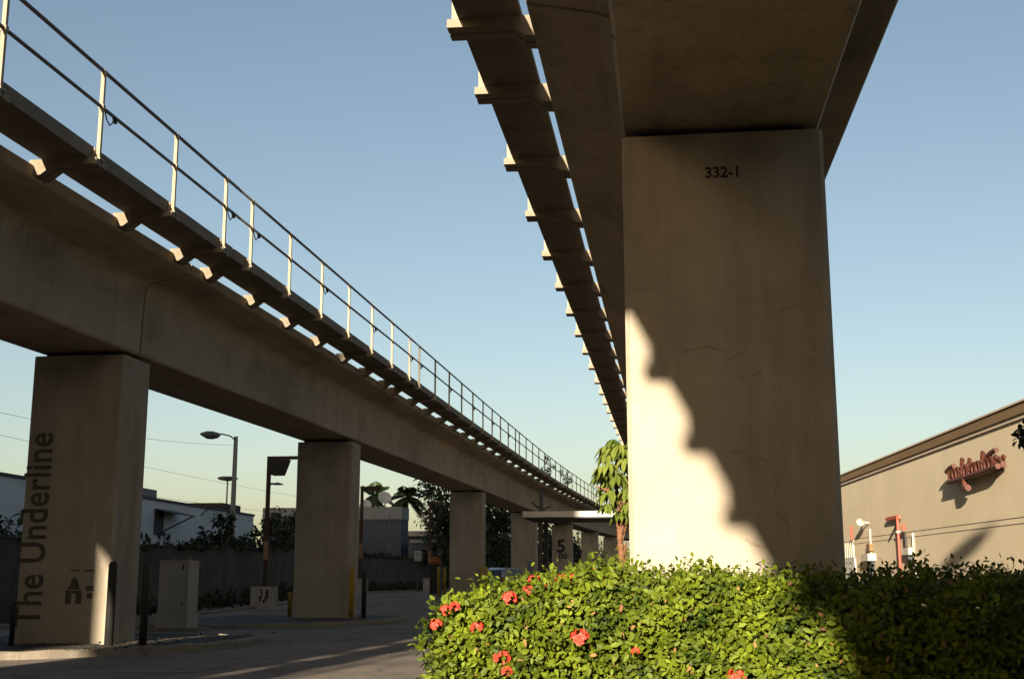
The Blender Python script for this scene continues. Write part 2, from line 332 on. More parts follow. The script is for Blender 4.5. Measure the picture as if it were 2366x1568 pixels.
def rounded(pts, r, k=5):
    out = []; n = len(pts)
    for i in range(n):
        p, a, b = Vector(pts[i]), Vector(pts[i - 1]), Vector(pts[(i + 1) % n])
        u, v_ = (a - p), (b - p); rr = min(r, u.length * .45, v_.length * .45); s, e = p + u.normalized() * rr, p + v_.normalized() * rr
        for j in range(k + 1):
            t = j / k; out.append(tuple((1 - t) ** 2 * s + 2 * t * (1 - t) * p + t * t * e))
    return out
def island(label, pts, r, soil_z=.0):
    po = rounded(pts, r); c = Vector((sum(p[0] for p in po) / len(po), sum(p[1] for p in po) / len(po)))
    base = (c.x, c.y, gz(c.x, c.y)); t = thing('kerb_island', label, 'kerb island', base, 'kerbed islands under the viaduct')
    g = gz(c.x, c.y); mb = MB(); n = len(po)
    def ins(d): return [tuple(Vector(p) + (c - Vector(p)).normalized() * d) for p in po]
    rings = [(po, g - .05), (po, g + .12), (ins(.03), g + .15), (ins(.2), g + .15), (ins(.22), g + .08)]
    v = []; f = []
    for pl, z in rings: v += [(x, y, z + .012 * math.sin(x * 7 + y * 3.1)) for x, y in pl]
    for i in range(len(rings) - 1):
        for k in range(n): f.append((i * n + k, i * n + (k + 1) % n, (i + 1) * n + (k + 1) % n, (i + 1) * n + k))
    mb.add(v, f); obj('kerb', mb, 'kerb', t)
    s2 = ins(.19); mb = MB(); rr = []
    m_ = 7; v = []
    for q in range(m_):
        sc = 1 - q / m_
        for x, y in s2: v.append((c.x + (x - c.x) * sc, c.y + (y - c.y) * sc, g + .125 + (.03 * random.random() if q else 0)))
    f = [(i * n + k, i * n + (k + 1) % n, (i + 1) * n + (k + 1) % n, (i + 1) * n + k) for i in range(m_ - 1) for k in range(n)]
    f.append(tuple((m_ - 1) * n + k for k in range(n))); mb.add(v, f); obj('soil', mb, 'soil', t)
    return t
island('pale kerbed island with bare soil round the foot of the lettered column', [(-15.5, 20.2), (-11.4, 20.6), (-9.6, 23.3), (-9.0, 25.2), (-9.1, 28.4), (-11.0, 29.2), (-15.5, 29.5)], 1.4)
island('low kerbed island under the column with a yellow bollard at its corner', [(-16.5, 35.4), (-12.3, 35.8), (-9.9, 38.6), (-9.3, 41.6), (-9.6, 46.5), (-12, 47.5), (-16.5, 47.5)], 1.6)
mb = MB(); mb.box(-22.0, -19.2, 30, 32, 0, .001)
# long kerb at the foot of the wall
rings = []
for y in range(26, 132, 2):
    x = -19.6; g = gz(x, y); rings.append([(x, y, g - .05), (x + .18, y, g - .05), (x + .18, y, g + .12), (x + .15, y, g + .14), (x, y, g + .14)])
struct('lot_kerb', MB().sweep(rings), 'kerb')

# ------------------------------------------------------------------ guideways
def hermite(tab):
    ys = np.array([p[0] for p in tab], float); xs = np.array([p[1] for p in tab], float); m = np.gradient(xs, ys)
    def f(y):
        i = int(np.clip(np.searchsorted(ys, y) - 1, 0, len(ys) - 2)); h = ys[i + 1] - ys[i]; t = (y - ys[i]) / h
        return float((2 * t**3 - 3 * t**2 + 1) * xs[i] + (t**3 - 2 * t**2 + t) * h * m[i] + (-2 * t**3 + 3 * t**2) * xs[i + 1] + (t**3 - t**2) * h * m[i + 1])
    return f
LX = hermite([(-60, -17.4), (-45, -15.2), (-30, -13.4), (-16, -12.35), (-7, -12.03), (4, -12.05), (24, -12.1), (43.5, -12.12), (60, -12.12), (74, -12.05), (98.5, -11.42), (123, -10.46), (148, -9.31), (172, -7.93), (215, -4.9), (240, -3)])
LZ = hermite([(-60, 4.65), (-20, 5.33), (0, 5.67), (24, 6.08), (43.5, 6.40), (60, 6.65), (74, 6.84), (98.5, 6.94), (123, 7.14), (148, 7.38), (172, 7.68), (215, 8.2), (240, 8.5)])
RX = hermite([(-60, 1.1), (-20, .86), (-8, .80), (8, .64), (20, .63), (40, .63), (60, .63), (80, .8), (110, 1.8), (150, 4.2), (200, 8)])
def RZ(y): return LZ(y) - .03
def frame(fx, fz, y):
    e = .5; tx = (fx(y + e) - fx(y - e)) / (2 * e); t = Vector((tx, 1, 0)).normalized(); s = Vector((t.y, -t.x, 0))
    return Vector((fx(y), y, fz(y))), s
def sect(fx, fz, y, pts):
    p, s = frame(fx, fz, y); return [p + s * a + Vector((0, 0, b)) for a, b in pts]
HALF = [(.97, 0), (1.0, .04), (1.04, 1.28), (1.07, 1.42), (1.14, 1.52), (1.26, 1.58), (2.02, 1.74), (2.05, 1.77), (2.05, 1.96)]
def girder_poly(side, outer):
    L = [(side * a, b) for a, b in HALF]; O = [(-side * a, b) for a, b in HALF]
    if outer: O = O[:-3] + [(-side * 2.62, 1.80), (-side * 2.68, 1.83), (-side * 2.68, 1.96)]
    return L + O[::-1]
def span(fx, fz, y0, y1, side, label, group, outer=False, offs=.85, step=3.07, py=None, clips=False):
    p0, _ = frame(fx, fz, y0); t = thing('guideway_span', label, 'viaduct span', tuple(p0), group)
    a, b = y0 + .03, y1 - .03; n = max(2, int((b - a) / 2.2)); Y = [a + (b - a) * i / n for i in range(n + 1)]
    poly = girder_poly(side, outer)
    if side < 0: poly = poly[::-1]
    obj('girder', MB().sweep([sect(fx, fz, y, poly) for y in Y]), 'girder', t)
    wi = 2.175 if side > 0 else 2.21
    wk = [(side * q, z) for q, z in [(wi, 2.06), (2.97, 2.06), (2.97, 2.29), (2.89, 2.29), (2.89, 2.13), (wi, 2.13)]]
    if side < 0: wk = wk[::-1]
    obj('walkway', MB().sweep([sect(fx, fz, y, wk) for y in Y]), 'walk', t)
    rail = bpy.data.objects.new('railing', None); COL.objects.link(rail); rail.parent = t; rail.empty_display_size = .2
    for nm, zz, rr in (('top_rail', 3.60, .033), ('mid_rail', 2.98, .03)):
        obj(nm, MB().tube([sect(fx, fz, y, [(side * 3.05, zz)])[0] for y in Y], rr, 6), 'rail', rail, smooth=True)
    k = max(1, round((b - a - 2 * offs) / step)); py = py or [a + offs + (b - a - 2 * offs) * i / k for i in range(k + 1)]
    for y in py:
        p, s = frame(fx, fz, y); ang = math.atan2(s.y, s.x) + (math.pi if side < 0 else 0)
        if clips and py.index(y) % 2 == 0:
            q = [sect(fx, fz, y + d_, [(side * 3.05, z_)])[0] for d_, z_ in ((.12, 2.96), (.2, 2.84), (.32, 2.78), (.42, 2.86), (.46, 2.96))]
            obj('cable_clip', MB().tube(q, .012, 5).tube([q[4] + Vector((0, -.02, .02)), q[4] + Vector((0, .07, -.07))], .035, 6), 'darkpost', rail)
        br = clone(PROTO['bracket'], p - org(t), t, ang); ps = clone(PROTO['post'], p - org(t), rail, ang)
    return t
# bracket and post prototypes, drawn for the walkway on local +x
PROTO = {}
mb = MB()
for q in (-1, 1):
    y0, y1 = (.02, .19) if q > 0 else (-.19, -.02)
    pf = [(1.97, 1.78), (2.17, 1.80), (2.36, 1.94), (3.11, 1.95), (3.11, 2.055), (1.97, 2.055)]
    mb.add([(a, y0, b) for a, b in pf] + [(a, y1, b) for a, b in pf], [tuple(range(6)), tuple(range(11, 5, -1))] + [(i + 6, (i + 1) % 6 + 6, (i + 1) % 6, i) for i in range(6)])
mb.box(1.97, 3.1, -.02, .02, 1.96, 2.0)
PROTO['bracket'] = obj('bracket', mb, 'bracket', local=True)
mb = MB(); mb.box(3.02, 3.08, -.032, .032, 2.06, 3.57); mb.box(3.015, 3.085, -.04, .04, 3.54, 3.62); mb.box(3.005, 3.095, -.04, .04, 2.94, 3.02); mb.box(2.973, 3.12, -.09, .09, 2.058, 2.09); mb.box(2.973, 3.014, -.06, .06, 2.1, 2.26)
PROTO['post'] = obj('railing_post', mb, 'post', local=True)

JL = [-66, -36.2, -5.8, 24.7, 43.7, 74.5, 98.9, 123.5, 148.5, 172.5, 200]
GL = 'spans of the left viaduct'
LAB = ['left viaduct span two bays behind the viewer', 'left viaduct span just behind the viewer', 'nearest left viaduct span with the tallest railing, ending on the lettered column',
       'left viaduct span from the lettered column to the column with one yellow bollard', 'long left viaduct span over the palm trees, between second and third columns',
       'left viaduct span just above the flat white canopy', 'left viaduct span hidden partly by the canopy, reaching the column marked five',
       'left viaduct span starting at the column marked five', 'small far left viaduct span beside the umbrella tree', 'farthest left viaduct span curving off behind the umbrella tree']
for i in range(len(JL) - 1):
    span(LX, LZ, JL[i], JL[i + 1], 1, LAB[i], GL, py=[23.9, 21.2, 18.1] + [15.05 - 3.05 * k for k in range(7)] if i == 2 else None, clips=2 <= i <= 4)
GR = 'spans of the right viaduct'
JR = [-48.5, -18, 12.6, 43, 74, 104]
LABR = ['overhead right viaduct span far behind the viewer', 'overhead right viaduct span above the big sunlit column, filling the top of the photo', 'right viaduct span going on behind the big sunlit column',
        'right viaduct span second beyond the big sunlit column', 'right viaduct span third beyond the big sunlit column']
for i in range(len(JR) - 1):
    span(RX, RZ, JR[i], JR[i + 1], -1, LABR[i], GR, offs=.6, py={1: [-10.2 + 3.0 * k for k in range(-2, 8)], 2: [13.75] + [15.9 + 3.05 * k for k in range(9)]}.get(i))
for k_ in ('bracket', 'post'): bpy.data.objects.remove(PROTO[k_])

def column(fx, fz, y, label, group, hw=1.0, hd=.65, text=None):
    x = fx(y); g = gz(x, y); top = fz(y) - .11
    t = thing('viaduct_column', label, 'column', (x, y, g), group)
    mb = MB(); mb.cbox(x - hw, x + hw, y - hd, y + hd, g - .1, top, .045)
    obj('shaft', mb, 'column', t)
    for sx in (-.6, .6):
        for sy in (-.3, .3): obj('bearing_pad', MB().box(x + sx - .22, x + sx + .22, y + sy - .16, y + sy + .16, top, fz(y) + .004 + .017 * sy), 'pad', t)
    if text: text(t, x, y - hd - .006, top)
    return t
GC = 'columns of the left viaduct'
def t1(t, x, yf, top):
    mb = MB(); face_text(mb, 'The Underline', .80, x - .70, yf, 2.42, math.pi / 2, offset=.010, sx=.81, spacing=1.03); obj('lettering', mb, 'paleletter', t)
    mb = MB(); cx, cz = x + .22, 1.22
    mb.add([(cx - .13, yf, cz - .02), (cx + .13, yf, cz - .02), (cx + .06, yf, cz + .16), (cx, yf, cz + .24), (cx - .06, yf, cz + .16)], [(0, 1, 2, 3, 4)])
    mb.box(cx - .17, cx - .05, yf - .004, yf, cz - .30, cz - .04); mb.box(cx + .05, cx + .17, yf - .004, yf, cz - .30, cz - .04); mb.box(cx - .05, cx + .05, yf - .004, yf, cz - .10, cz - .04)
    mb.box(cx + .26, cx + .42, yf - .004, yf, cz - .05, cz + .05); mb.box(cx + .28, cx + .40, yf - .004, yf, cz - .2, cz - .1); mb.box(cx - .1, cx + .12, yf - .004, yf, cz + .34, cz + .37); mb.box(cx + .2, cx + .42, yf - .004, yf, cz + .33, cz + .37)
    obj('pictogram', mb, 'paleletter', t)
def t5(t, x, yf, top):
    mb = MB(); face_text(mb, '5', 1.72, x - .08, yf, 4.87, offset=.06); face_text(mb, '.00', .72, x - .02, yf, 3.93, offset=.03, sx=1.1, spacing=1.12); obj('lettering', mb, 'letter', t)
def t4(t, x, yf, top):
    mb = MB()
    for (a, b, c_, d) in [(.32, .68, 2.25, 2.62), (.36, .62, 2.65, 2.95), (.44, .72, 2.9, 3.05), (.3, .4, 2.95, 3.1)]: mb.box(x + a, x + b, yf - .004, yf, c_, d)
    obj('graffiti', mb, 'bluegraf', t)
def tr(t, x, yf, top):
    mb = MB(); face_text(mb, '332-1', .155, x + .0, yf, top - .42, offset=.004, sx=1.0); obj('lettering', mb, 'letter', t)
    mb = MB()
    def stroke(pts, w_=.012):
        for a, b in zip(pts[:-1], pts[1:]):
            a, b = Vector(a), Vector(b); n_ = Vector((-(b - a).y, (b - a).x)).normalized() * w_; mb.add([(x + q.x, yf - .002, q.y) for q in (a - n_, b - n_, b + n_, a + n_)], [(0, 1, 2, 3)])
    def arc(cx, cz, rx, rz, a0, a1, n_=10): return [(cx + rx * math.cos(R(a0 + (a1 - a0) * i / n_)), cz + rz * math.sin(R(a0 + (a1 - a0) * i / n_))) for i in range(n_ + 1)]
    stroke(arc(.05, 2.25, .36, .28, 100, -30)); stroke(arc(.28, 1.8, .22, .16, 60, -150)); stroke([(-.45, 3.52), (-.2, 3.56), (.0, 3.5)]); stroke([(-.05, 3.4), (.2, 3.55), (.42, 3.62)]); stroke([(.0, 3.2), (.3, 3.3)]); stroke([(.5, 3.9), (.75, 3.97)])
    obj('faint_scrawl', mb, 'scrawl', t)
column(LX, LZ, 24.65, 'wide dark concrete column with tall upright lettering on its front', GC, text=t1)
column(LX, LZ, 43.5, 'concrete column with one bright yellow bollard at its right corner', GC)
column(LX, LZ, 74.55, 'concrete column with yellow bollards on both sides and dark tree behind', GC)
column(LX, LZ, 98.9, 'concrete column under the flat canopy with small blue graffiti at its foot', GC, text=t4)
column(LX, LZ, 123.5, 'concrete column marked with a large black 5', GC, text=t5)
column(LX, LZ, 148.5, 'far shaded concrete column right of the one marked 5', GC)
column(LX, LZ, 172.5, 'farthest small concrete column beside the umbrella tree trunk', GC)
column(LX, LZ, -5.8, 'left viaduct column just behind the viewer', GC)
column(RX, RZ, 12.6, 'big near concrete column with a bright stepped patch of sunlight', 'columns of the right viaduct', text=tr)
column(RX, RZ, 43, 'right viaduct column hidden behind the big sunlit one', 'columns of the right viaduct')
column(RX, RZ, 74, 'right viaduct column second behind the big sunlit one', 'columns of the right viaduct')
column(RX, RZ, -18, 'right viaduct column behind the viewer', 'columns of the right viaduct')
# dark form line across the right-hand web
o = [q for q in COL.objects if q.name.startswith('guideway_span') and q.get('label') == LABR[1]][0]
pl = [(-a, b) for a, b in HALF[:-1]]; mb = MB()
for i in range(1, len(pl)):
    A = [sect(RX, RZ, yy, [(pl[j][0] - .004, pl[j][1])])[0] for yy in (9.75, 9.79) for j in (i - 1, i)]; mb.add(A, [(0, 1, 3, 2)])
obj('form_line', mb, 'pad', o)

# unseen tall block, added behind the viewer to shade lot and far railing
t = thing('tall_shade_block', 'unseen tall block added left of the viewer to shade the lot', 'building', (-45, -11, 0))
obj('wall', MB().box(-72, -16.2, -20, -2, 0, 52), 'tower', t)
for k in range(14):
    mb = MB(); z = 3 + k * 3.4; mb.box(-71, -17.2, -1.998, -1.95, z, z + 1.7); mb.box(-16.202, -16.15, -19, -3, z, z + 1.7); obj('window_band', mb, 'towerglass', t)
obj('roof', MB().box(-72.3, -15.95, -20.3, -1.7, 52, 52.4), 'roofgrey', t)

def block(name, label, x0, x1, y0, y1, h, n):
    t = thing(name, label, 'building', ((x0 + x1) / 2, (y0 + y1) / 2, 0))
    obj('wall', MB().box(x0, x1, y0, y1, 0, h), 'trimdark', t); obj('roof', MB().box(x0 - .3, x1 + .3, y0 - .3, y1 + .3, h, h + .3), 'roofgrey', t)
    w_ = (x1 - x0) / n
    for k in range(n):
        for q in range(max(1, int(h / 3.3) - 1)): obj('window', MB().box(x0 + (k + .2) * w_, x0 + (k + .8) * w_, y1, y1 + .05, .8 + q * 3.3, 2.8 + q * 3.3), 'towerglass', t)
block('low_sky_blocker', 'unseen low dark block added across the road to hide the low sky', -16, 4.2, -46, -32, 6.6, 4)  # unseen, added to block low sky and darken faces turned toward the road
block('tall_sky_blocker', 'unseen tall dark block added across the road to cut skylight', 5, 50, -46, -32, 30, 7)  # unseen occluder, added to cut skylight on the column fronts

# ------------------------------------------------------------------ bollards, cabinet
def bollard(x, y, z0, h, r, m, label, group):
    mb = MB().lathe([(r, z0 - .05), (r, z0 + h - r), (r * .87, z0 + h - r * .5), (r * .5, z0 + h - r * .13), (.004, z0 + h)], 14, cx=x, cy=y)
    me = obj('bollard', mb, m, loc=(x, y, z0)); me.data.shade_smooth(); return tag(me, label, 'bollard', group)
GD = 'dark steel bollards'; GY = 'yellow bollards'
bollard(-10.83, 23.45, .13, 1.62, .085, 'darkpost', 'dark bollard in front of the lettered column, right corner', GD)
bollard(-10.16, 23.5, .13, 1.55, .075, 'darkpost', 'dark bollard standing beside the grey utility cabinet', GD)
bollard(-12.75, 23.3, .13, .85, .05, 'darkpost', 'short dark bollard before the upright lettering on the column', GD)
bollard(-13.25, 22.8, .13, 1.05, .05, 'darkpost', 'thin dark bollard at the left foot of the lettered column', GD)
bollard(-10.93, 42.55, .13, 1.78, .085, 'yellow', 'bright yellow bollard at the right corner of the second column', GY)
bollard(-10.6, 43.0, .13, 1.6, .085, 'darkpost', 'dark bollard right beside the bright yellow one', GD)
bollard(-13.75, 44.6, .13, .9, .085, 'yellow', 'dim yellow bollard left of the second column beside the painted block', GY)
for x, lab in [(-13.55, 'outer yellow bollard left of the third column'), (-13.2, 'inner yellow bollard left of the third column, touching its edge'), (-11.02, 'yellow bollard against the right edge of the third column'), (-10.72, 'yellow bollard right of the third column, nearer the car')]:
    bollard(x, 73.2, gz(x, 73.2), 1.75, .085, 'yellow', lab, GY)

t = thing('utility_cabinet', 'two-tier grey utility cabinet with two lifting eyes', 'cabinet', (-13.85, 34.3, 0))
cx, cy = -13.85, 34.3
obj('base', MB().cbox(cx - .47, cx + .47, cy - .43, cy + .43, -.05, .52, .02), 'cabinet', t)
obj('housing', MB().cbox(cx - .43, cx + .43, cy - .4, cy + .4, .53, 1.93, .015), 'cabinet', t)
obj('top_plate', MB().cbox(cx - .45, cx + .45, cy - .42, cy + .42, 1.93, 1.965, .015), 'cabinet', t)
for sx in (-.12, .38):
    mb = MB(); mb.tube([(cx + sx - .035, cy - .2, 1.96), (cx + sx - .03, cy - .2, 2.05), (cx + sx, cy - .2, 2.08), (cx + sx + .03, cy - .2, 2.05), (cx + sx + .035, cy - .2, 1.96)], .018, 6); obj('lifting_eye', mb, 'post', t)
mb = MB(); mb.box(cx + .25, cx + .29, cy - .425, cy - .4, 1.7, 1.84); mb.box(cx + .25, cx + .29, cy - .425, cy - .4, .72, .78); obj('latch', mb, 'darkpost', t)
obj('door_seam', MB().box(cx - .39, cx + .39, cy - .403, cy - .4, .6, .605).box(cx - .39, cx - .385, cy - .403, cy - .4, .6, 1.88).box(cx + .385, cx + .39, cy - .403, cy - .4, .6, 1.88), 'darkpost', t)
obj('plinth', MB().cbox(cx - .6, cx + .75, cy - .55, cy + .6, -.05, .1, .02), 'kerb', t)

# ------------------------------------------------------------------ poles and lamps in the lot
GP = 'rusty shoebox light poles on concrete blocks'
def shoebox_pole(x, y, h, arm, label, hood, graffiti=False, small=False, bw=.42):
    g = gz(x, y); t = thing('light_pole', label, 'lamp post', (x, y, g), GP)
    obj('base_block', MB().cbox(x - bw, x + bw, y - bw, y + bw, g - .1, g + 1.02, .04), 'block', t)
    if graffiti:
        mb = MB(); yy = y - bw - .004
        for i in range(9):
            a = x - .1 + random.random() * .42; b = g + .2 + random.random() * .5; mb.box(a, a + .05 + .06 * random.random(), yy, yy + .004, b, b + .1 + .22 * random.random())
        obj('graffiti', mb, 'graf', t)
    obj('pole', MB().box(x - .085, x + .085, y - .085, y + .085, g + 1.02, h), 'rust', t)
    obj('sleeve', MB().box(x - .095, x + .095, y - .095, y + .095, g + 2.25, g + 3.15), 'wrap', t)
    obj('flange', MB().box(x - .2, x + .2, y - .2, y + .2, g + 1.02, g + 1.06), 'rust', t)
    obj('arm', MB().box(x + .085, x + arm, y - .07, y + .07, h - .16, h), 'rust', t)
    if hood:
        v = [(x + .12, y - .3, h - .17), (x + 1.0, y - .3, h - .17), (x + .72, y - .3, h - .92), (x + .2, y - .3, h - .92)]; v += [(a, b + .6, c) for a, b, c in v]
        obj('lamp_hood', MB().add(v, [(0, 1, 2, 3), (7, 6, 5, 4), (0, 4, 5, 1), (1, 5, 6, 2), (2, 6, 7, 3), (3, 7, 4, 0)]), 'darkpost', t)
    else:
        hd = obj('lamp_hood', MB().cbox(x + arm - .75, x + arm, y - .28, y + .28, h - .22, h + .02, .03), 'rust', t); obj('lens', MB().box(x + arm - .68, x + arm - .07, y - .22, y + .22, h - .235, h - .22), 'glass', hd)
    if small:
        mb = MB(); mb.tube([(x, y, h - 1.45), (x + .2, y, h - 1.3)], .03, 6); mb.lathe([(.04, h - 1.26), (.25, h - 1.32), (.3, h - 1.37), (.05, h - 1.38)], 10, cx=x + .45, cy=y); mb.tube([(x + .085, y, h - 1.3), (x + .5, y, h - 1.3)], .025, 6); obj('small_lamp', mb, 'lampmetal', t)
    return t
shoebox_pole(-19.15, 58, 7.38, 2.3, 'rusty light pole with dark hood, standing on a graffiti-covered white block', True, True, True, .52)
shoebox_pole(-18.75, 75, 7.2, 1.1, 'rusty light pole close behind the right edge of the second column', False)
shoebox_pole(-18.7, 97, 7.65, 1.0, 'rusty light pole near the palms, farthest along the old wall', False)
# cobra-head street lamp
t = thing('street_lamp', 'tall concrete street lamp with cobra head, behind the old wall', 'street lamp', (-27, 75, .5))
obj('pole', MB().tube([(-27, 75, .4), (-27, 75, 10.45)], [.2, .13], 12), 'polecon', t, smooth=True)
obj('arm', MB().tube([(-27, 75, 10.2), (-27.25, 74.6, 10.45), (-27.6, 74.2, 10.52), (-27.9, 74.0, 10.5)], .045, 8), 'lampmetal', t, smooth=True)
mx = Matrix.Translation((-28.25, 73.7, 10.46)) @ Matrix.Rotation(R(40), 4, 'Z')
mb = MB(); pr = [(-.72, .03, .02), (-.55, .2, .14), (-.2, .3, .2), (.15, .26, .2), (.45, .12, .1), (.6, .05, .04)]
rings = [[mx @ Vector((-u, a * math.cos(q), (b if math.sin(q) > 0 else b * 1.5) * math.sin(q))) for q in [2 * math.pi * k / 12 for k in range(12)]] for u, a, b in [(p_[0], p_[1], p_[2]) for p_ in pr]]
mb.sweep(rings); hd = obj('lamp_head', mb, 'lampmetal', t, smooth=True)
obj('photocell', MB().lathe([(.05, 10.55), (.05, 10.66), (.02, 10.68)], 8, cx=-28.1, cy=73.8), 'darkpost', hd)
t = thing('shadow_street_light', 'unseen street light behind the viewer, added to cast a slanting shadow on the tan wall', 'street lamp', (2.2, -6, 0))  # unseen, added so its enlarged head casts a slanting shadow on the tan wall
obj('pole', MB().tube([(2.2, -6, 0), (2.2, -6, 16.3)], [.16, .1], 10), 'lampmetal', t)
obj('arm', MB().tube([(2.2, -6, 16.2), (5.2, -6, 16.35)], .07, 8), 'lampmetal', t)
obj('lamp_head', MB().sweep([[(x, -6 + a * .3 * math.cos(q_), 16.35 + a * .45 * math.sin(q_)) for q_ in [2 * math.pi * k / 10 for k in range(10)]] for x, a in ((5.0, .3), (5.3, .9), (5.9, 1.0), (6.3, .7), (6.5, .15))]), 'lampmetal', t)
# far twin lamp
t = thing('high_mast_lamp', 'slender far lamp with a flat round head above the white building', 'street lamp', (-51.2, 140, .7))
obj('pole', MB().tube([(-51.2, 140, .7), (-51.2, 140, 13.2)], [.14, .09], 8), 'lampmetal', t)
obj('lamp_head', MB().lathe([(.2, 13.15), (1.0, 13.3), (1.25, 13.5), (.9, 13.65), (.1, 13.7)], 14, cx=-51.2, cy=140), 'lampmetal', t)
tag(obj('flag_pole', MB().tube([(-24.9, 110, .7), (-24.9, 110, 7.6)], [.06, .04], 8), 'lampmetal'), 'thin pale pole rising before the grey building with satellite dishes', 'pole')
t = thing('parking_sign', 'small white parking sign on a thin post before the old wall', 'sign', (-17.2, 85, .7))
obj('post', MB().tube([(-17.2, 85, .7), (-17.2, 85, 3.3)], .03, 6), 'lampmetal', t); obj('panel', MB().box(-17.45, -16.95, 84.95, 84.97, 2.85, 3.55), 'signwhite', t)
mb = MB(); mb.tube([(-17.2 + .13 * math.cos(a), 84.94, 3.3 + .13 * math.sin(a)) for a in [2 * math.pi * k / 12 for k in range(13)]], .022, 5); mb.box(-17.36, -17.04, 84.935, 84.945, 2.97, 3.0); obj('symbol', mb, 'darkpost', t)
t = thing('waste_bin', 'dark bin with a domed orange lid, left of the third column', 'bin', (-15.0, 80, .68))
obj('body', MB().cbox(-15.35, -14.65, 79.65, 80.35, .65, 2.55, .05), 'bin', t); obj('lid', MB().lathe([(.42, 2.56), (.44, 2.7), (.3, 2.95), (.08, 3.05)], 12, cx=-15.05, cy=80), 'orange', t)

# ------------------------------------------------------------------ wall and buildings on the left
t = thing('boundary_wall', 'long stained grey wall along the back of the car park', 'wall', (-23, 80, 0))
rings = [[(-23.2, y, gz(0, y) - .1), (-23, y, gz(0, y) - .1), (-23, y, gz(0, y) + 2.9 - .25 * gz(0, y)), (-23.2, y, gz(0, y) + 2.9 - .25 * gz(0, y))] for y in list(range(16, 44, 4)) + list(range(44, 92, 2)) + [110, 140]]
obj('wall_face', MB().sweep(rings), 'oldwall', t)
obj('coping', MB().sweep([[(x + dx, y, z + dz) for (dx, dz), (x, y, z) in zip([(-.05, 0), (.05, 0), (.05, .08), (-.05, .08)], [r[3], r[2], r[2], r[3]])] for r in rings]), 'oldwall', t)
def wb(name, label, cat, x0, x1, y0, y1, z0, z1, m, group=None):
    t = thing(name, label, cat, ((x0 + x1) / 2, (y0 + y1) / 2, z0), group); obj('wall', MB().box(x0, x1, y0, y1, z0 - .2, z1), m, t); return t
t = wb('warehouse', 'low white building with a dark awning and roof box, behind the old wall', 'building', -60, -40, 52, 117, .6, 7.75, 'white')
obj('parapet_trim', MB().box(-60.1, -39.9, 51.9, 117.1, 7.75, 7.95), 'trimdark', t)
obj('roof_box', MB().box(-50, -41, 86, 96, 7.95, 8.75), 'grey', t); obj('roof_unit', MB().box(-46, -41, 111, 116, 7.95, 8.7), 'rust', t)
obj('opening', MB().box(-39.99, -39.95, 93.4, 95.2, 5.1, 7.1), 'trimdark', t)
aw = obj('awning', MB().add([(-39.95, 93.4, 7.15), (-39.95, 97.6, 7.15), (-38.3, 97.6, 6.75), (-38.3, 93.4, 6.75), (-39.95, 93.4, 7.05), (-39.95, 97.6, 7.05), (-38.3, 97.6, 6.68), (-38.3, 93.4, 6.68)], [(0, 1, 2, 3), (7, 6, 5, 4), (0, 3, 7, 4), (3, 2, 6, 7), (2, 1, 5, 6), (1, 0, 4, 5)]), 'trimdark', t)
obj('strut', MB().tube([(-39.95, 95.0, 5.4), (-38.3, 97.2, 6.7)], .06, 6), 'darkpost', aw)
obj('wall_lamp', MB().tube([(-39.95, 103.2, 7.1), (-39.5, 103.4, 7.7), (-38.9, 104.0, 7.95), (-38.3, 105.4, 7.8)], .05, 6).lathe([(.05, 7.95), (.3, 7.75), (.34, 7.4), (.1, 7.35)], 10, cx=-38.2, cy=105.6), 'darkpost', t)
t = wb('dish_building', 'grey and dark blue building with satellite dishes on its roof', 'building', -50, -32.5, 150, 154, .6, 9.1, 'bluewall')
obj('upper_wall', MB().box(-50.1, -32.4, 149.9, 154.1, 9.1, 10.6), 'grey', t)
def dish(x, y, z, r, label):
    t = thing('satellite_dish', label, 'satellite dish', (x, y, z - r), 'dishes on the grey roof')
    mx = Matrix.Translation((x, y, z)) @ Matrix.Rotation(R(65), 4, 'X') @ Matrix.Rotation(R(20), 4, 'Y')
    obj('reflector', MB().lathe([(.02, -.25 * r), (.5 * r, -.18 * r), (r, .08 * r), (r * 1.02, .1 * r), (r * .98, .1 * r), (.5 * r, -.12 * r), (.02, -.2 * r)], 20, mx), 'dish', t, smooth=True)
    obj('mount', MB().tube([(x, y + .3, 10.6), (x, y + .25, z)], .08, 6), 'lampmetal', t)
dish(-35.1, 152, 11.85, .82, 'large white satellite dish at the right of the grey roof'); dish(-37.5, 152, 11.0, .7, 'lower satellite dish at the left of the grey roof')
t = wb('flat_roof_hall', 'long low hall with a pale flat roof edge beside the palms', 'building', -45, -28, 192, 230, .6, 8.6, 'bluewall')
obj('roof', MB().box(-45.5, -27.2, 191, 230, 8.6, 9.4), 'roofgrey', t)
t = wb('low_annexe', 'very low annexe with light roof edge below the flat roof hall', 'building', -31, -25.5, 150, 165, .6, 6.2, 'bluewall')
obj('roof', MB().box(-31.3, -25.2, 149.7, 165, 6.2, 6.6), 'roofgrey', t)

# palms, bushes and trees on the left
GPm = 'palms behind the grey building'
palm('tall palm with drooping fronds right of the satellite dishes', (-36.1, 170, .7), 12.4, .28, 18, 4.0, GPm, seed=3)
palm('palm crown behind the large satellite dish', (-40.9, 170, .7), 12.6, .28, 18, 4.2, GPm, seed=5)
palm('slim palm at the edge of the dark tree', (-32.2, 172, .7), 10.6, .22, 13, 2.6, GPm, seed=9)
GB = 'saplings growing along the old wall'
def sapling(x, y, z0, h, r, n, label, group=GB):
    bl = [((x + random.uniform(-.3, .3) * r, y, z0 + h * f), (r * s_, r * s_, h * .2)) for f, s_ in ((.35, .9), (.6, 1.0), (.85, .6))]
    return tree('sapling', label, 'bush', (x, y, z0), h * .6, .05, bl, n, .3, 'leafdark', group)
sapling(-24.3, 60.0, .3, 3.5, .4, 300, 'narrow sapling in front of the white wall, left of the spreading bush')
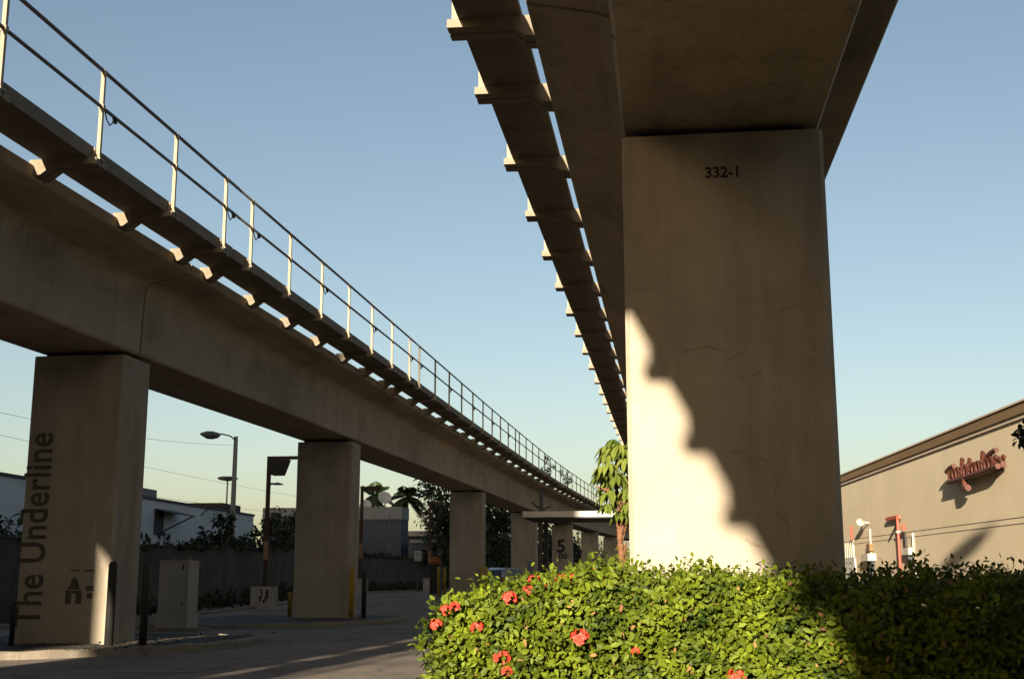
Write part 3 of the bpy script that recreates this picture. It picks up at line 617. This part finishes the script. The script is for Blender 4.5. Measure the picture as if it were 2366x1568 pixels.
sapling(-24.4, 65.5, .4, 4.4, 1.15, 1300, 'spreading bush rising above the wall before the white building')
sapling(-24.3, 68.2, .4, 4.7, .6, 560, 'taller slim sapling left of the concrete street lamp')
sapling(-24.6, 77.5, .5, 3.0, 1.5, 800, 'low rounded bush at the foot of the concrete street lamp')
tree('street_tree', 'dense dark tree beside the rusty hooded light pole', 'tree', (-28.5, 91, .7), 2.2, .2, [((-28.6, 91, 4.7), (2.2, 2, 1.8)), ((-26.9, 93, 5.0), (2.2, 2, 1.8)), ((-30.3, 90, 4.0), (1.5, 1.6, 1.5))], 2600, .42, 'leafdark', 'dark trees in the background')
tree('street_tree', 'big dark tree filling the gap left of the third column', 'tree', (-20.5, 117, .7), 4.5, .4, [((-20.3, 117, 9.0), (3.2, 3, 3.0)), ((-18.4, 118, 6.5), (3.2, 3, 3.2)), ((-17.2, 120, 10.0), (3, 3, 2.5)), ((-20.8, 116, 5.2), (2.3, 2.4, 2.2))], 5200, .5, 'leafdark', 'dark trees in the background')
tree('street_tree', 'dark tree filling the gap between third and fourth columns', 'tree', (-18.5, 142, .7), 4, .35, [((-18.5, 142, 7), (3.6, 3, 4.2)), ((-16.2, 146, 5), (3, 3, 4)), ((-20.5, 145, 4), (3, 3, 3.4))], 3600, .55, 'leafdark', 'dark trees in the background')
tree('street_tree', 'dark tree between the graffiti column and the one marked 5', 'tree', (-15.5, 168, .7), 4, .35, [((-15.0, 168, 6.5), (2.6, 3, 4.5)), ((-13.6, 172, 4), (2.4, 3, 3.5)), ((-17, 170, 5), (3, 3, 4))], 3000, .55, 'leafdark', 'dark trees in the background')
tree('street_tree', 'dark low tree right of the column marked 5', 'tree', (-15.2, 205, .7), 3, .3, [((-15.6, 205, 5.0), (3.4, 3, 4.4)), ((-11.6, 207, 4.0), (3.2, 3, 3.6))], 3600, .55, 'leafdark', 'dark trees in the background')
tree('street_tree', 'small bright green tree seen between the farthest columns', 'tree', (-9.3, 235, .7), 3, .3, [((-9.0, 235, 5.6), (2.4, 2, 2.6)), ((-7, 236, 4.6), (2, 2, 2.2))], 1400, .6, 'leafumb', 'dark trees in the background')
tree('street_tree', 'broad dark tree at the left edge behind the lettered column', 'tree', (-27, 48, .2), 1.5, .2, [((-26.5, 47, 2.6), (2.2, 2, 1.3)), ((-25.6, 51, 2.5), (1.8, 2, .9))], 1500, .35, 'leafdark', 'dark trees in the background')
# scrub along the wall top and foot
k = 5200; yy = 42 + 90 * rng.random(k); foot = rng.random(k) < .72
g_ = np.array([gz(0, q) for q in yy]); P = np.stack([np.where(foot, -22.9 + 2.6 * rng.random(k) ** 1.5, -23.25 + .35 * rng.random(k)), yy, np.where(foot, g_ + .05 + .35 * rng.random(k) ** 2 * (1 + np.sin(yy * .8)), g_ * .75 + 2.78 + .36 * rng.random(k) * (1 + np.sin(yy * .7 + 1)) * (.5 + .5 * np.sin(yy * 2.3)))], 1)
o = leaf_obj('weeds', P, unit(k) + np.array([[0, 0, .8]]), unit(k), .25 + .2 * rng.random(k), .1 + .08 * rng.random(k), 'dirtdark'); tag(o, kind='stuff')
tag(o, 'dark weeds along the foot and top of the old wall', 'weeds')
k = 900; a = rng.random(k); P = np.stack([-15 + 5.6 * a, 20.8 + 8 * rng.random(k), .14 + .03 * rng.random(k)], 1); P[:, 1] = 21.5 + 7 * rng.random(k)
o = leaf_obj('leaf_litter', P, unit(k) * np.array([[1, 1, .2]]), np.tile([[0, 0, 1.]], (k, 1)) + unit(k) * .3, .05 + .05 * rng.random(k), .03 + .02 * rng.random(k), 'dirtdark'); tag(o, 'dry leaves scattered on the kerbed soil', 'leaves', kind='stuff')

k = 500; P = np.stack([-14 + 9 * rng.random(k), 14 + 22 * rng.random(k), np.full(k, .016)], 1); P = P[(np.sin(P[:, 0] * 2.3) + np.sin(P[:, 1] * 1.7)) > .2]; k = len(P)
o = leaf_obj('leaf_debris', P, unit(k) * np.array([[1, 1, .15]]), np.tile([[0, 0, 1.]], (k, 1)) + unit(k) * .35, .04 + .06 * rng.random(k), .025 + .03 * rng.random(k), 'deadleaf'); tag(o, 'dry leaves and litter blown over the asphalt', 'leaves', kind='stuff')

# ------------------------------------------------------------------ canopy beyond the third column
t = thing('canopy', 'flat white canopy on posts, its right end sunlit, crossing before the far columns', 'canopy', (-5.2, 80, .65))
obj('roof_slab', MB().cbox(-9.0, -1.4, 77, 83, 5.36, 5.72, .03), 'whitep', t)
obj('soffit', MB().box(-8.9, -1.5, 77.1, 82.9, 5.30, 5.356), 'trimdark', t)
for x, y in ((-8.0, 78.2), (-2.2, 78.2), (-8.0, 82), (-2.2, 82)): obj('post', MB().box(x - .12, x + .12, y - .12, y + .12, .5, 5.30), 'trimdark', t)
mb = MB(); mb.box(-7.98, -7.74, 77.2, 77.5, 5.72, 7.2); mb.tube([(-7.85, 77.3, 5.8), (-8.45, 77.2, 6.3)], .07, 6); mb.tube([(-7.8, 77.3, 5.8), (-7.25, 77.2, 6.05)], .06, 6); mb.box(-8.1, -7.6, 77.15, 77.5, 7.08, 7.2); obj('mast', mb, 'trimdark', t)
GW = 'weeds sprouting from the walkway'
for x, y, z, n, lab in ((-8.75, 91, 9.25, 260, 'scraggly bush sprouting from the far walkway, nearer one above the canopy mast'), (-8.35, 102, 9.3, 220, 'thin scraggly weeds sprouting from the far walkway, farther clump')):
    bl = [((x, y, z + .7), (.45, .9, .7)), ((x + .1, y + .8, z + .4), (.4, .8, .5))]
    tree('wild_plant', lab, 'plant', (x, y, z - .05), .5, .02, bl, n, .16, 'leafdark', GW)

# ------------------------------------------------------------------ car
t = thing('parked_car', 'pale hatchback seen from behind, half hidden by the hedge', 'car', (-10.35, 80.5, gz(0, 80.5))); g = gz(0, 80.5)
cx, cy = -10.2, 80.5; mx = Matrix.Translation((cx, cy, g)) @ Matrix.Rotation(R(-28), 4, 'Z')
def car_ring(y, w_, pts): return [mx @ Vector((s * a * w_, y, z)) for s, L in ((1, pts), (-1, pts[::-1])) for a, z in L]
prof = [(-2.1, .86, [(1, .3), (1.02, .6), (.98, .95)]), (-1.95, .9, [(1, .25), (1.02, .6), (.97, 1.02)]), (-.9, .92, [(1, .22), (1.02, .6), (.97, 1.0)]), (.8, .92, [(1, .22), (1.02, .6), (.97, .98)]), (1.7, .88, [(1, .24), (1, .55), (.95, .9)]), (2.1, .78, [(1, .32), (1, .55), (.95, .75)])]
obj('body', MB().sweep([car_ring(y, w_, p_) for y, w_, p_ in prof]), 'carpaint', t, smooth=False)
cab = [(-2.0, .84, [(1, 1.0), (.98, 1.03)]), (-1.72, .80, [(1, 1.0), (.84, 1.52)]), (-1.2, .82, [(1, 1.0), (.82, 1.64)]), (.1, .82, [(1, 1.0), (.80, 1.62)]), (1.0, .80, [(1, .98), (.95, 1.02)])]
obj('roof', MB().sweep([car_ring(y, w_, p_) for y, w_, p_ in cab]), 'carpaint', t)
obj('rear_window', MB().add([mx @ Vector(p_) for p_ in [(-.66, -1.985, 1.06), (.66, -1.985, 1.06), (.58, -1.76, 1.47), (-.58, -1.76, 1.47)]], [(0, 1, 2, 3)]), 'carglass', t)
for s in (-1, 1):
    obj('side_window', MB().add([mx @ Vector((s * a, b, c_)) for a, b, c_ in [(.83, -1.3, 1.08), (.82, .55, 1.06), (.72, .1, 1.5), (.72, -1.15, 1.52)]], [(0, 1, 2, 3)]), 'carglass', t)
    obj('tail_light', MB().box(s * .86 - .12, s * .86 + .08, -2.13, -1.9, .78, 1.02, mx), 'taillight', t)
    for yy_ in (-1.3, 1.3):
        wm = mx @ Matrix.Translation((s * .84, yy_, .32)) @ Matrix.Rotation(R(90), 4, 'Y')
        wl = obj('wheel', MB().lathe([(.2, -.1), (.32, -.1), (.32, .1), (.2, .1)], 16, wm), 'rubber', t); obj('rim', MB().lathe([(.04, -.105), (.2, -.105), (.2, .105), (.04, .105)], 12, wm), 'lampmetal', wl)
tag(obj('marker_post', MB().tube([(-9.3, 97, .7), (-9.3, 97, 3.0)], .035, 6), 'signwhite'), 'thin white marker post left of the column marked 5', 'post')
t = thing('traffic_sign', 'tiny green and yellow roadside sign right of the column marked 5', 'sign', (-9.4, 160, .7))
obj('post', MB().tube([(-9.45, 160, .7), (-9.45, 160, 6.2)], .06, 6), 'darkpost', t); obj('upper_panel', MB().box(-9.8, -9.1, 159.9, 159.95, 5.2, 6.2), 'green', t); obj('lower_panel', MB().cbox(-9.75, -9.0, 159.85, 159.9, 4.3, 5.1, .01), 'yellow', t)

# ------------------------------------------------------------------ right-hand building
WX0, WS = 13.33 + .07407 * 47.75, -.07407
def wx(y): return WX0 + WS * y
WN = Vector((-1, WS, 0)).normalized()       # outward normal of the long wall
def wp(y, out, z): return Vector((wx(y), y, z)) + WN * out
def wbar(y0, y1, o0, o1, z0, z1):
    v = [wp(y, o, z) for z in (z0, z1) for (y, o) in ((y0, o0), (y1, o0), (y1, o1), (y0, o1))]
    return MB().add(v, [(0, 3, 2, 1), (4, 5, 6, 7), (0, 1, 5, 4), (1, 2, 6, 5), (2, 3, 7, 6), (3, 0, 4, 7)])
t = thing('store_building', 'long windowless tan building with a brown roof band', 'building', (wx(60) + 10, 60, 0))
obj('wall', wbar(33, 108, 0, -22, -.1, 7.45), 'tanwall', t)
obj('fascia_band', wbar(32.9, 108.1, .16, -22.1, 7.52, 7.93), 'cornice', t)
obj('coping', wbar(32.85, 108.15, .22, -22.2, 7.93, 8.0), 'trimtan', t)
obj('lower_trim', wbar(32.92, 108.08, .09, -22.05, 7.36, 7.52), 'trimtan', t)
# script-like raised sign
t = thing('wall_sign', 'rusty red raised script sign on the tan wall', 'sign', tuple(wp(53, 0, 5.9)))
def sp(u, zz, o=.42): return wp(56.3 - u * 6.4, o, 5.62 + zz + u * .02)
obj('backing_rail', wbar(49.9, 56.6, .1, .3, 5.72, 5.95), 'signred', t)
xs_ = [(.04, 'r'), (.13, 'o'), (.21, 'o'), (.30, 'l'), (.38, 'o'), (.47, 'r'), (.55, 'o'), (.63, 'o'), (.72, 'l'), (.80, 'o'), (.88, 'o'), (.95, 'r')]
for u, kd in xs_:
    mb = MB(); w_ = .036; h_ = .24
    if kd == 'o': pts = [sp(u + w_ * math.cos(a), .28 + h_ * math.sin(a)) for a in [2 * math.pi * k / 14 for k in range(15)]]
    elif kd == 'l': pts = [sp(u - .02, .08), sp(u + .01, .55), sp(u + .035, .82), sp(u + .015, .86), sp(u - .005, .6), sp(u, .12), sp(u + .04, .06)]
    else: pts = [sp(u - .035, .08), sp(u - .02, .52), sp(u - .01, .3), sp(u + .02, .54), sp(u + .04, .46)]
    mb.tube(pts, .075, 7)
    pts2 = [p - WN * .3 for p in pts]; mb.tube(pts2, .07, 6); obj('letter_stroke', mb, 'signred', t)
obj('descender', MB().tube([sp(.36, .2), sp(.34, -.15), sp(.36, -.42), sp(.4, -.42)], .14, 7), 'signred', t)
obj('underline_bar', MB().tube([sp(.0, .02), sp(.3, .03), sp(.7, .05), sp(1.0, .12)], .12, 7), 'signred', t)
obj('top_swash', MB().tube([sp(-.04, .5), sp(.05, .62), sp(.14, .66)], .11, 7).tube([sp(.82, .62), sp(.95, .75), sp(1.0, .74)], .1, 7), 'signred', t)
# red standpipe with folded arm
t = thing('standpipe', 'red wall standpipe with a right-angle arm', 'pipe', tuple(wp(66.2, 0, 0)))
obj('riser', MB().tube([wp(66.2, .22, 1.0), wp(66.2, .22, 4.72)], .075, 10), 'pipered', t)
obj('arm', wbar(66.0, 68.6, .1, .25, 4.58, 4.75), 'pipered', t)
obj('stay', MB().tube([wp(66.3, .2, 4.4), wp(68.9, .06, 3.55)], .035, 6), 'darkpost', t)
obj('collar', MB().lathe([(.12, 3.85), (.12, 3.95)], 10, cx=wp(66.2, .22, 0).x, cy=66.2), 'cream', t)
t = thing('wall_lamp', 'red capped lamp on a cream conduit beside the red standpipe', 'lamp', tuple(wp(64.6, 0, 0)))
obj('shade', MB().lathe([(.13, 3.95), (.14, 4.02), (.07, 4.2), (.03, 4.25)], 10, cx=wp(64.8, .3, 0).x, cy=64.8), 'pipered', t)
obj('conduit', MB().tube([wp(64.0, .08, 1.0), wp(64.0, .08, 3.75)], .06, 6), 'cream', t)
obj('meter_box', wbar(64.2, 65.2, 0.01, .3, 2.7, 3.05), 'cream', t); obj('bracket', MB().add([wp(65.2, .02, 2.69), wp(65.2, .28, 2.69), wp(65.2, .02, 2.1), wp(64.6, .02, 2.69), wp(64.6, .28, 2.69), wp(64.6, .02, 2.1)], [(0, 1, 2), (5, 4, 3), (0, 3, 4, 1), (1, 4, 5, 2), (2, 5, 3, 0)]), 'trimdark', t)
obj('box_pair', wbar(65.4, 65.7, .01, .12, 3.1, 3.75), 'darkpost', t)
t = thing('loudspeaker', 'cream horn loudspeaker on the tan wall, above the white gate', 'loudspeaker', tuple(wp(73.4, 0, 4.8)))
mx = Matrix.Translation(wp(73.4, .45, 4.8)) @ Matrix.Rotation(R(115), 4, 'X') @ Matrix.Rotation(R(-25), 4, 'Y')
obj('horn', MB().lathe([(.06, -.3), (.1, -.1), (.19, .14), (.23, .16), (.21, .16), (.06, -.05)], 14, mx), 'cream', t, smooth=True); obj('bracket', MB().tube([wp(73.4, 0, 4.7), wp(73.4, .4, 4.75)], .05, 6), 'cream', t)
t = thing('wall_locker', 'cream wall cupboard with dark recess below, left of the red standpipe', 'cabinet', tuple(wp(73.0, 0, 2.2)))
obj('cupboard', wbar(72.2, 74.0, .01, .45, 2.55, 2.95), 'cream', t); obj('recess', wbar(72.5, 73.6, .01, .2, 1.2, 2.54), 'trimdark', t); obj('conduit', MB().tube([wp(73.0, .07, 2.95), wp(73.0, .07, 4.35)], .05, 6), 'cream', t); obj('alarm_box', wbar(72.7, 73.5, .01, .22, 3.1, 3.5), 'cornice', t)
t = thing('white_gate', 'white panelled gate with a fence top, against the tan wall beside the big column', 'gate', tuple(wp(77, 0.6, 0)))
obj('lower_panel', wbar(75.0, 81, .5, .58, .2, 2.75), 'whitep', t); obj('fence_panel', wbar(75.2, 81, .52, .56, 2.8, 3.55), 'whitep', t); mb = MB()
for k in range(12): b_ = wbar(75.3 + k * .5, 75.36 + k * .5, .565, .6, 2.78, 3.75); mb.add(b_.v, b_.f)
obj('pickets', mb, 'cream', t); obj('rail', wbar(75.0, 81, .565, .6, 3.7, 3.78), 'cream', t)
obj('red_finial', MB().tube([wp(75.3, .6, 3.8), wp(75.3, .6, 4.6)], .09, 8), 'pipered', t)
for z0_, z1_, lab in ((3.96, 3.70, 'upper thin cable running along the tan wall'), (3.68, 3.50, 'lower thin cable running along the tan wall')):
    o = obj('wall_cable', MB().tube([wp(34 + 44.0 * k / 8, .012, z1_ - .15 + (z0_ - z1_) * (34 + 44.0 * k / 8 - 34) / 40.0 * 1.0 + .1) for k in range(9)], .009, 5), 'wire'); tag(o, lab, 'cable', 'cables along the tan wall')

# overhead wires on the left
for (a, b, sag, lab) in (((-27, 75, 9.9), (-27.5, 20, 9.0), 1.2, 'overhead wire slung from the concrete street lamp'), ((-30, 140, 9.5), (-30, 10, 8.5), 1.0, 'faint overhead wire left of the lettered column, upper'), ((-30, 140, 8.2), (-30, 10, 6.6), 1.0, 'faint overhead wire left of the lettered column, lower')):
    A, B = Vector(a), Vector(b); o = obj('overhead_wire', MB().tube([A.lerp(B, k / 16) - Vector((0, 0, sag * 4 * (k / 16) * (1 - k / 16))) for k in range(17)], .009, 5), 'wire'); tag(o, lab, 'wire', 'overhead wires')

# ------------------------------------------------------------------ umbrella tree behind the column, tree at the right edge
t = thing('umbrella_tree', 'sunlit drooping-leaved tree with a shaggy red-brown trunk beside the big column', 'tree', (-.78, 21, 0))
mb = MB(); rs = []; ps = []
for k in range(40):
    z = 2.75 * k / 39; ps.append((-.78 + .03 * math.sin(z * 2), 21 + .02 * math.cos(z * 3), z)); rs.append((.066 - .009 * z) * (1.18 if k % 2 else .92))
mb.tube(ps, rs, 12)
for k in range(110):
    z = 2.4 * random.random() + .05; a = random.random() * 6.28; r0 = .066 - .009 * z; c_ = Vector((math.cos(a), math.sin(a), 0)); p = Vector((-.78, 21, z)) + c_ * r0 * .8
    mb.tube([p, p + c_ * .05 + Vector((0, 0, .1))], [.02, .006], 4)
for c_ in ((-1.2, 20.9, 2.9), (-.5, 20.8, 3.6), (-.2, 21.2, 3.1), (-.9, 21.3, 3.3)): mb.tube([(-.78, 21, 2.6), (-.8 + (c_[0] + .8) * .5, 21, 2.85), c_], [.05, .03, .012], 6)
obj('trunk', mb, 'palmbark', t)
PP = []; DD = []; NN = []; CC = []
cs = []
for k in range(78):
    while True:
        q = rng.uniform(-1, 1, 3)
        if q @ q < 1: break
    c_ = np.array([-.62, 21, 3.14]) + q * np.array([.66, .6, .78]); tone = rng.random()
    if c_[2] < 2.5 and c_[0] < -1.0: continue
    for j in range(9):
        a = 2 * math.pi * j / 9 + rng.random() * .4; d = np.array([math.cos(a), math.sin(a), -.55 - .5 * rng.random()]); PP.append(c_ + d * .03); DD.append(d); NN.append(np.array([math.cos(a) * .6, math.sin(a) * .6, 1.0])); CC.append(tone)
Ls = .17 + .08 * rng.random(len(PP)); leaf_obj('crown', np.array(PP), np.array(DD), np.array(NN), Ls, Ls * .40, 'leafumb', t, droop=.45, clump=np.array(CC))
tree('roadside_tree', 'dark leafy tree poking in at the right edge of the photo', 'tree', (5.05, 15.2, 0), 2.2, .09, [((4.47, 15, 3.03), (.34, .5, .27)), ((4.62, 15.1, 2.98), (.3, .4, .3)), ((5.6, 15.4, 3.3), (.8, .9, .6))], 4600, .11, 'leafdark', wide=.6)

# ------------------------------------------------------------------ flowering hedge in front
t = thing('flowering_hedge', 'dense clipped hedge with coral-red flowers, sunlit at left and shaded at right', 'hedge', (1.5, 10.5, 0))
X0, X1, Y0, Y1 = -1.74, 4.8, 9.4, 11.75
def htop(x): return 1.275 + .02 * np.sin(x * 3.1 + 1) + .02 * np.sin(x * 7.3) + .10 * np.exp(-((x + .5) / .3) ** 2) - .22 * np.clip((-1.0 - x) / .85, 0, 1)
def hedge_pts(k, part):
    if part == 'front': x = X0 + (X1 - X0) * rng.random(k); z = .05 + (htop(x) - .02) * rng.random(k); y = np.full(k, Y0) + .07 * np.sin(x * 5 + z * 4) + .05 * np.sin(z * 9 - x * 3); nrm = np.tile([[0, -1., .25]], (k, 1)); y += np.clip(z - htop(x) + .22, 0, 1) ** 2 * 3; x = x + 0
    elif part == 'top': x = X0 + (X1 - X0) * rng.random(k); y = Y0 + .15 + (Y1 - Y0 - .15) * rng.random(k); z = htop(x) + .05 * np.sin(y * 5 + x * 2); nrm = np.tile([[0, -.15, 1.]], (k, 1))
    else: y = Y0 + (Y1 - Y0) * rng.random(k); z = .05 + 1.1 * rng.random(k); x = X0 + .06 * np.sin(y * 6 + z * 5) + np.clip(z - .9, 0, 1) ** 2 * 1.4; nrm = np.tile([[-1., -.1, .25]], (k, 1))
    p = np.stack([x, y, z], 1); dep = rng.random(k) ** 1.6 * .26 - .05; lump = .075 * np.sin(p[:, 0] * 21 + 2.2 * np.sin(p[:, 2] * 13)) * np.sin(p[:, 2] * 24 + 1.7 * np.sin(p[:, 0] * 11 + p[:, 1] * 9)) + .04 * np.sin(p[:, 0] * 37 + p[:, 2] * 17 + p[:, 1] * 23)
    return p - nrm / np.linalg.norm(nrm, axis=1, keepdims=True) * (dep + lump)[:, None], nrm
P = []; Nn = []
for part, k in (('front', 36000), ('top', 21000), ('end', 9000)):
    a, b = hedge_pts(k, part); P.append(a); Nn.append(b)
P = np.concatenate(P); Nn = np.concatenate(Nn); P += rng.normal(size=P.shape) * .025; k = len(P)
cl = .5 + .5 * np.sin(P[:, 0] * 9 + 3 * np.sin(P[:, 2] * 8)) * np.sin(P[:, 2] * 11 + P[:, 1] * 7)
D = unit(k) + Nn * .45 + np.array([[0, 0, .25]]); L = (.034 + .036 * rng.random(k)) * (1 + .35 * (rng.random(k) < .12))
leaf_obj('foliage', P, D, Nn + unit(k) * .55, L, L * .5, 'leafhedge', t, droop=.12, clump=cl)
q = rng.integers(0, 36000, 700); Pd = P[q] + unit(700) * .02; Ld = .035 + .03 * rng.random(700)
leaf_obj('dead_leaves', Pd, unit(700) + np.array([[0, -.2, -.4]]), Nn[q] + unit(700) * .8, Ld, Ld * .5, 'deadleaf', t, fold=.5, droop=.3)
mb = MB(); rings = []
for x in np.linspace(X0 + .28, X1 - .1, 30): h_ = float(htop(x)) - .2; rings.append([(x, Y0 + .27, 0), (x, Y1 - .2, 0), (x, Y1 - .2, h_), (x, Y0 + .5, h_), (x, Y0 + .27, h_ - .25)][::-1])
obj('branches', mb.sweep(rings), 'twig', t)
# flower heads: (photo pixels were turned into points of the hedge surface)
FL = [(-0.666, 9.309999999999999, 0.903, 0.084), (-1.242, 9.309999999999999, 0.757, 0.078), (0.457, 9.283999999999999, 0.63, 0.089), (-1.19, 9.336, 1.188, 0.068), (-1.604, 9.336, 1.128, 0.049), (-1.682, 9.388, 1.102, 0.052), (-1.742, 9.336, 0.998, 0.056), (-1.432, 9.322999999999999, 0.981, 0.056), (-1.069, 9.934, 1.317, 0.065), (-0.931, 9.804, 1.257, 0.065), (-0.862, 10.064, 1.326, 0.061), (-0.759, 10.064, 1.331, 0.061), (-0.621, 10.193999999999999, 1.378, 0.068), (-0.5, 10.064, 1.334, 0.061), (-1.069, 9.543999999999999, 1.24, 0.056), (0.034, 9.309999999999999, 0.576, 0.049), (-1.207, 9.309999999999999, 0.662, 0.049), (-0.259, 9.309999999999999, 0.817, 0.036)]
hp = []; hd_ = []; 
def flower_mesh():
    n_ = 34; dirs = unit(n_); dirs[:, 2] = np.abs(dirs[:, 2]) * .9 - .15; dirs[:, 1] -= .35; dirs /= np.linalg.norm(dirs, axis=1, keepdims=True); Pn = []; Dn = []; Nr = []
    for d in dirs:
        a = np.cross(d, [.3, .5, .8]); a /= np.linalg.norm(a); b = np.cross(d, a)
        for q in range(4): e = a * math.cos(q * math.pi / 2) + b * math.sin(q * math.pi / 2); Pn.append(d * .78); Dn.append(e + d * .25); Nr.append(d)
    k = len(Pn); return leaf_obj('flower_head', np.array(Pn), np.array(Dn), np.array(Nr), np.full(k, .34), np.full(k, .26), 'petal', None, fold=.1)
proto = flower_mesh()
for i, (x, y, z, r) in enumerate(FL):
    o = proto if i == 0 else proto.copy()
    if i: COL.objects.link(o)
    o.parent = t; o.location = Vector((x, y, z)) - t.location; o.scale = (r, r, r); o.rotation_euler = (random.uniform(-.4, .4), 0, random.uniform(-.6, .6))
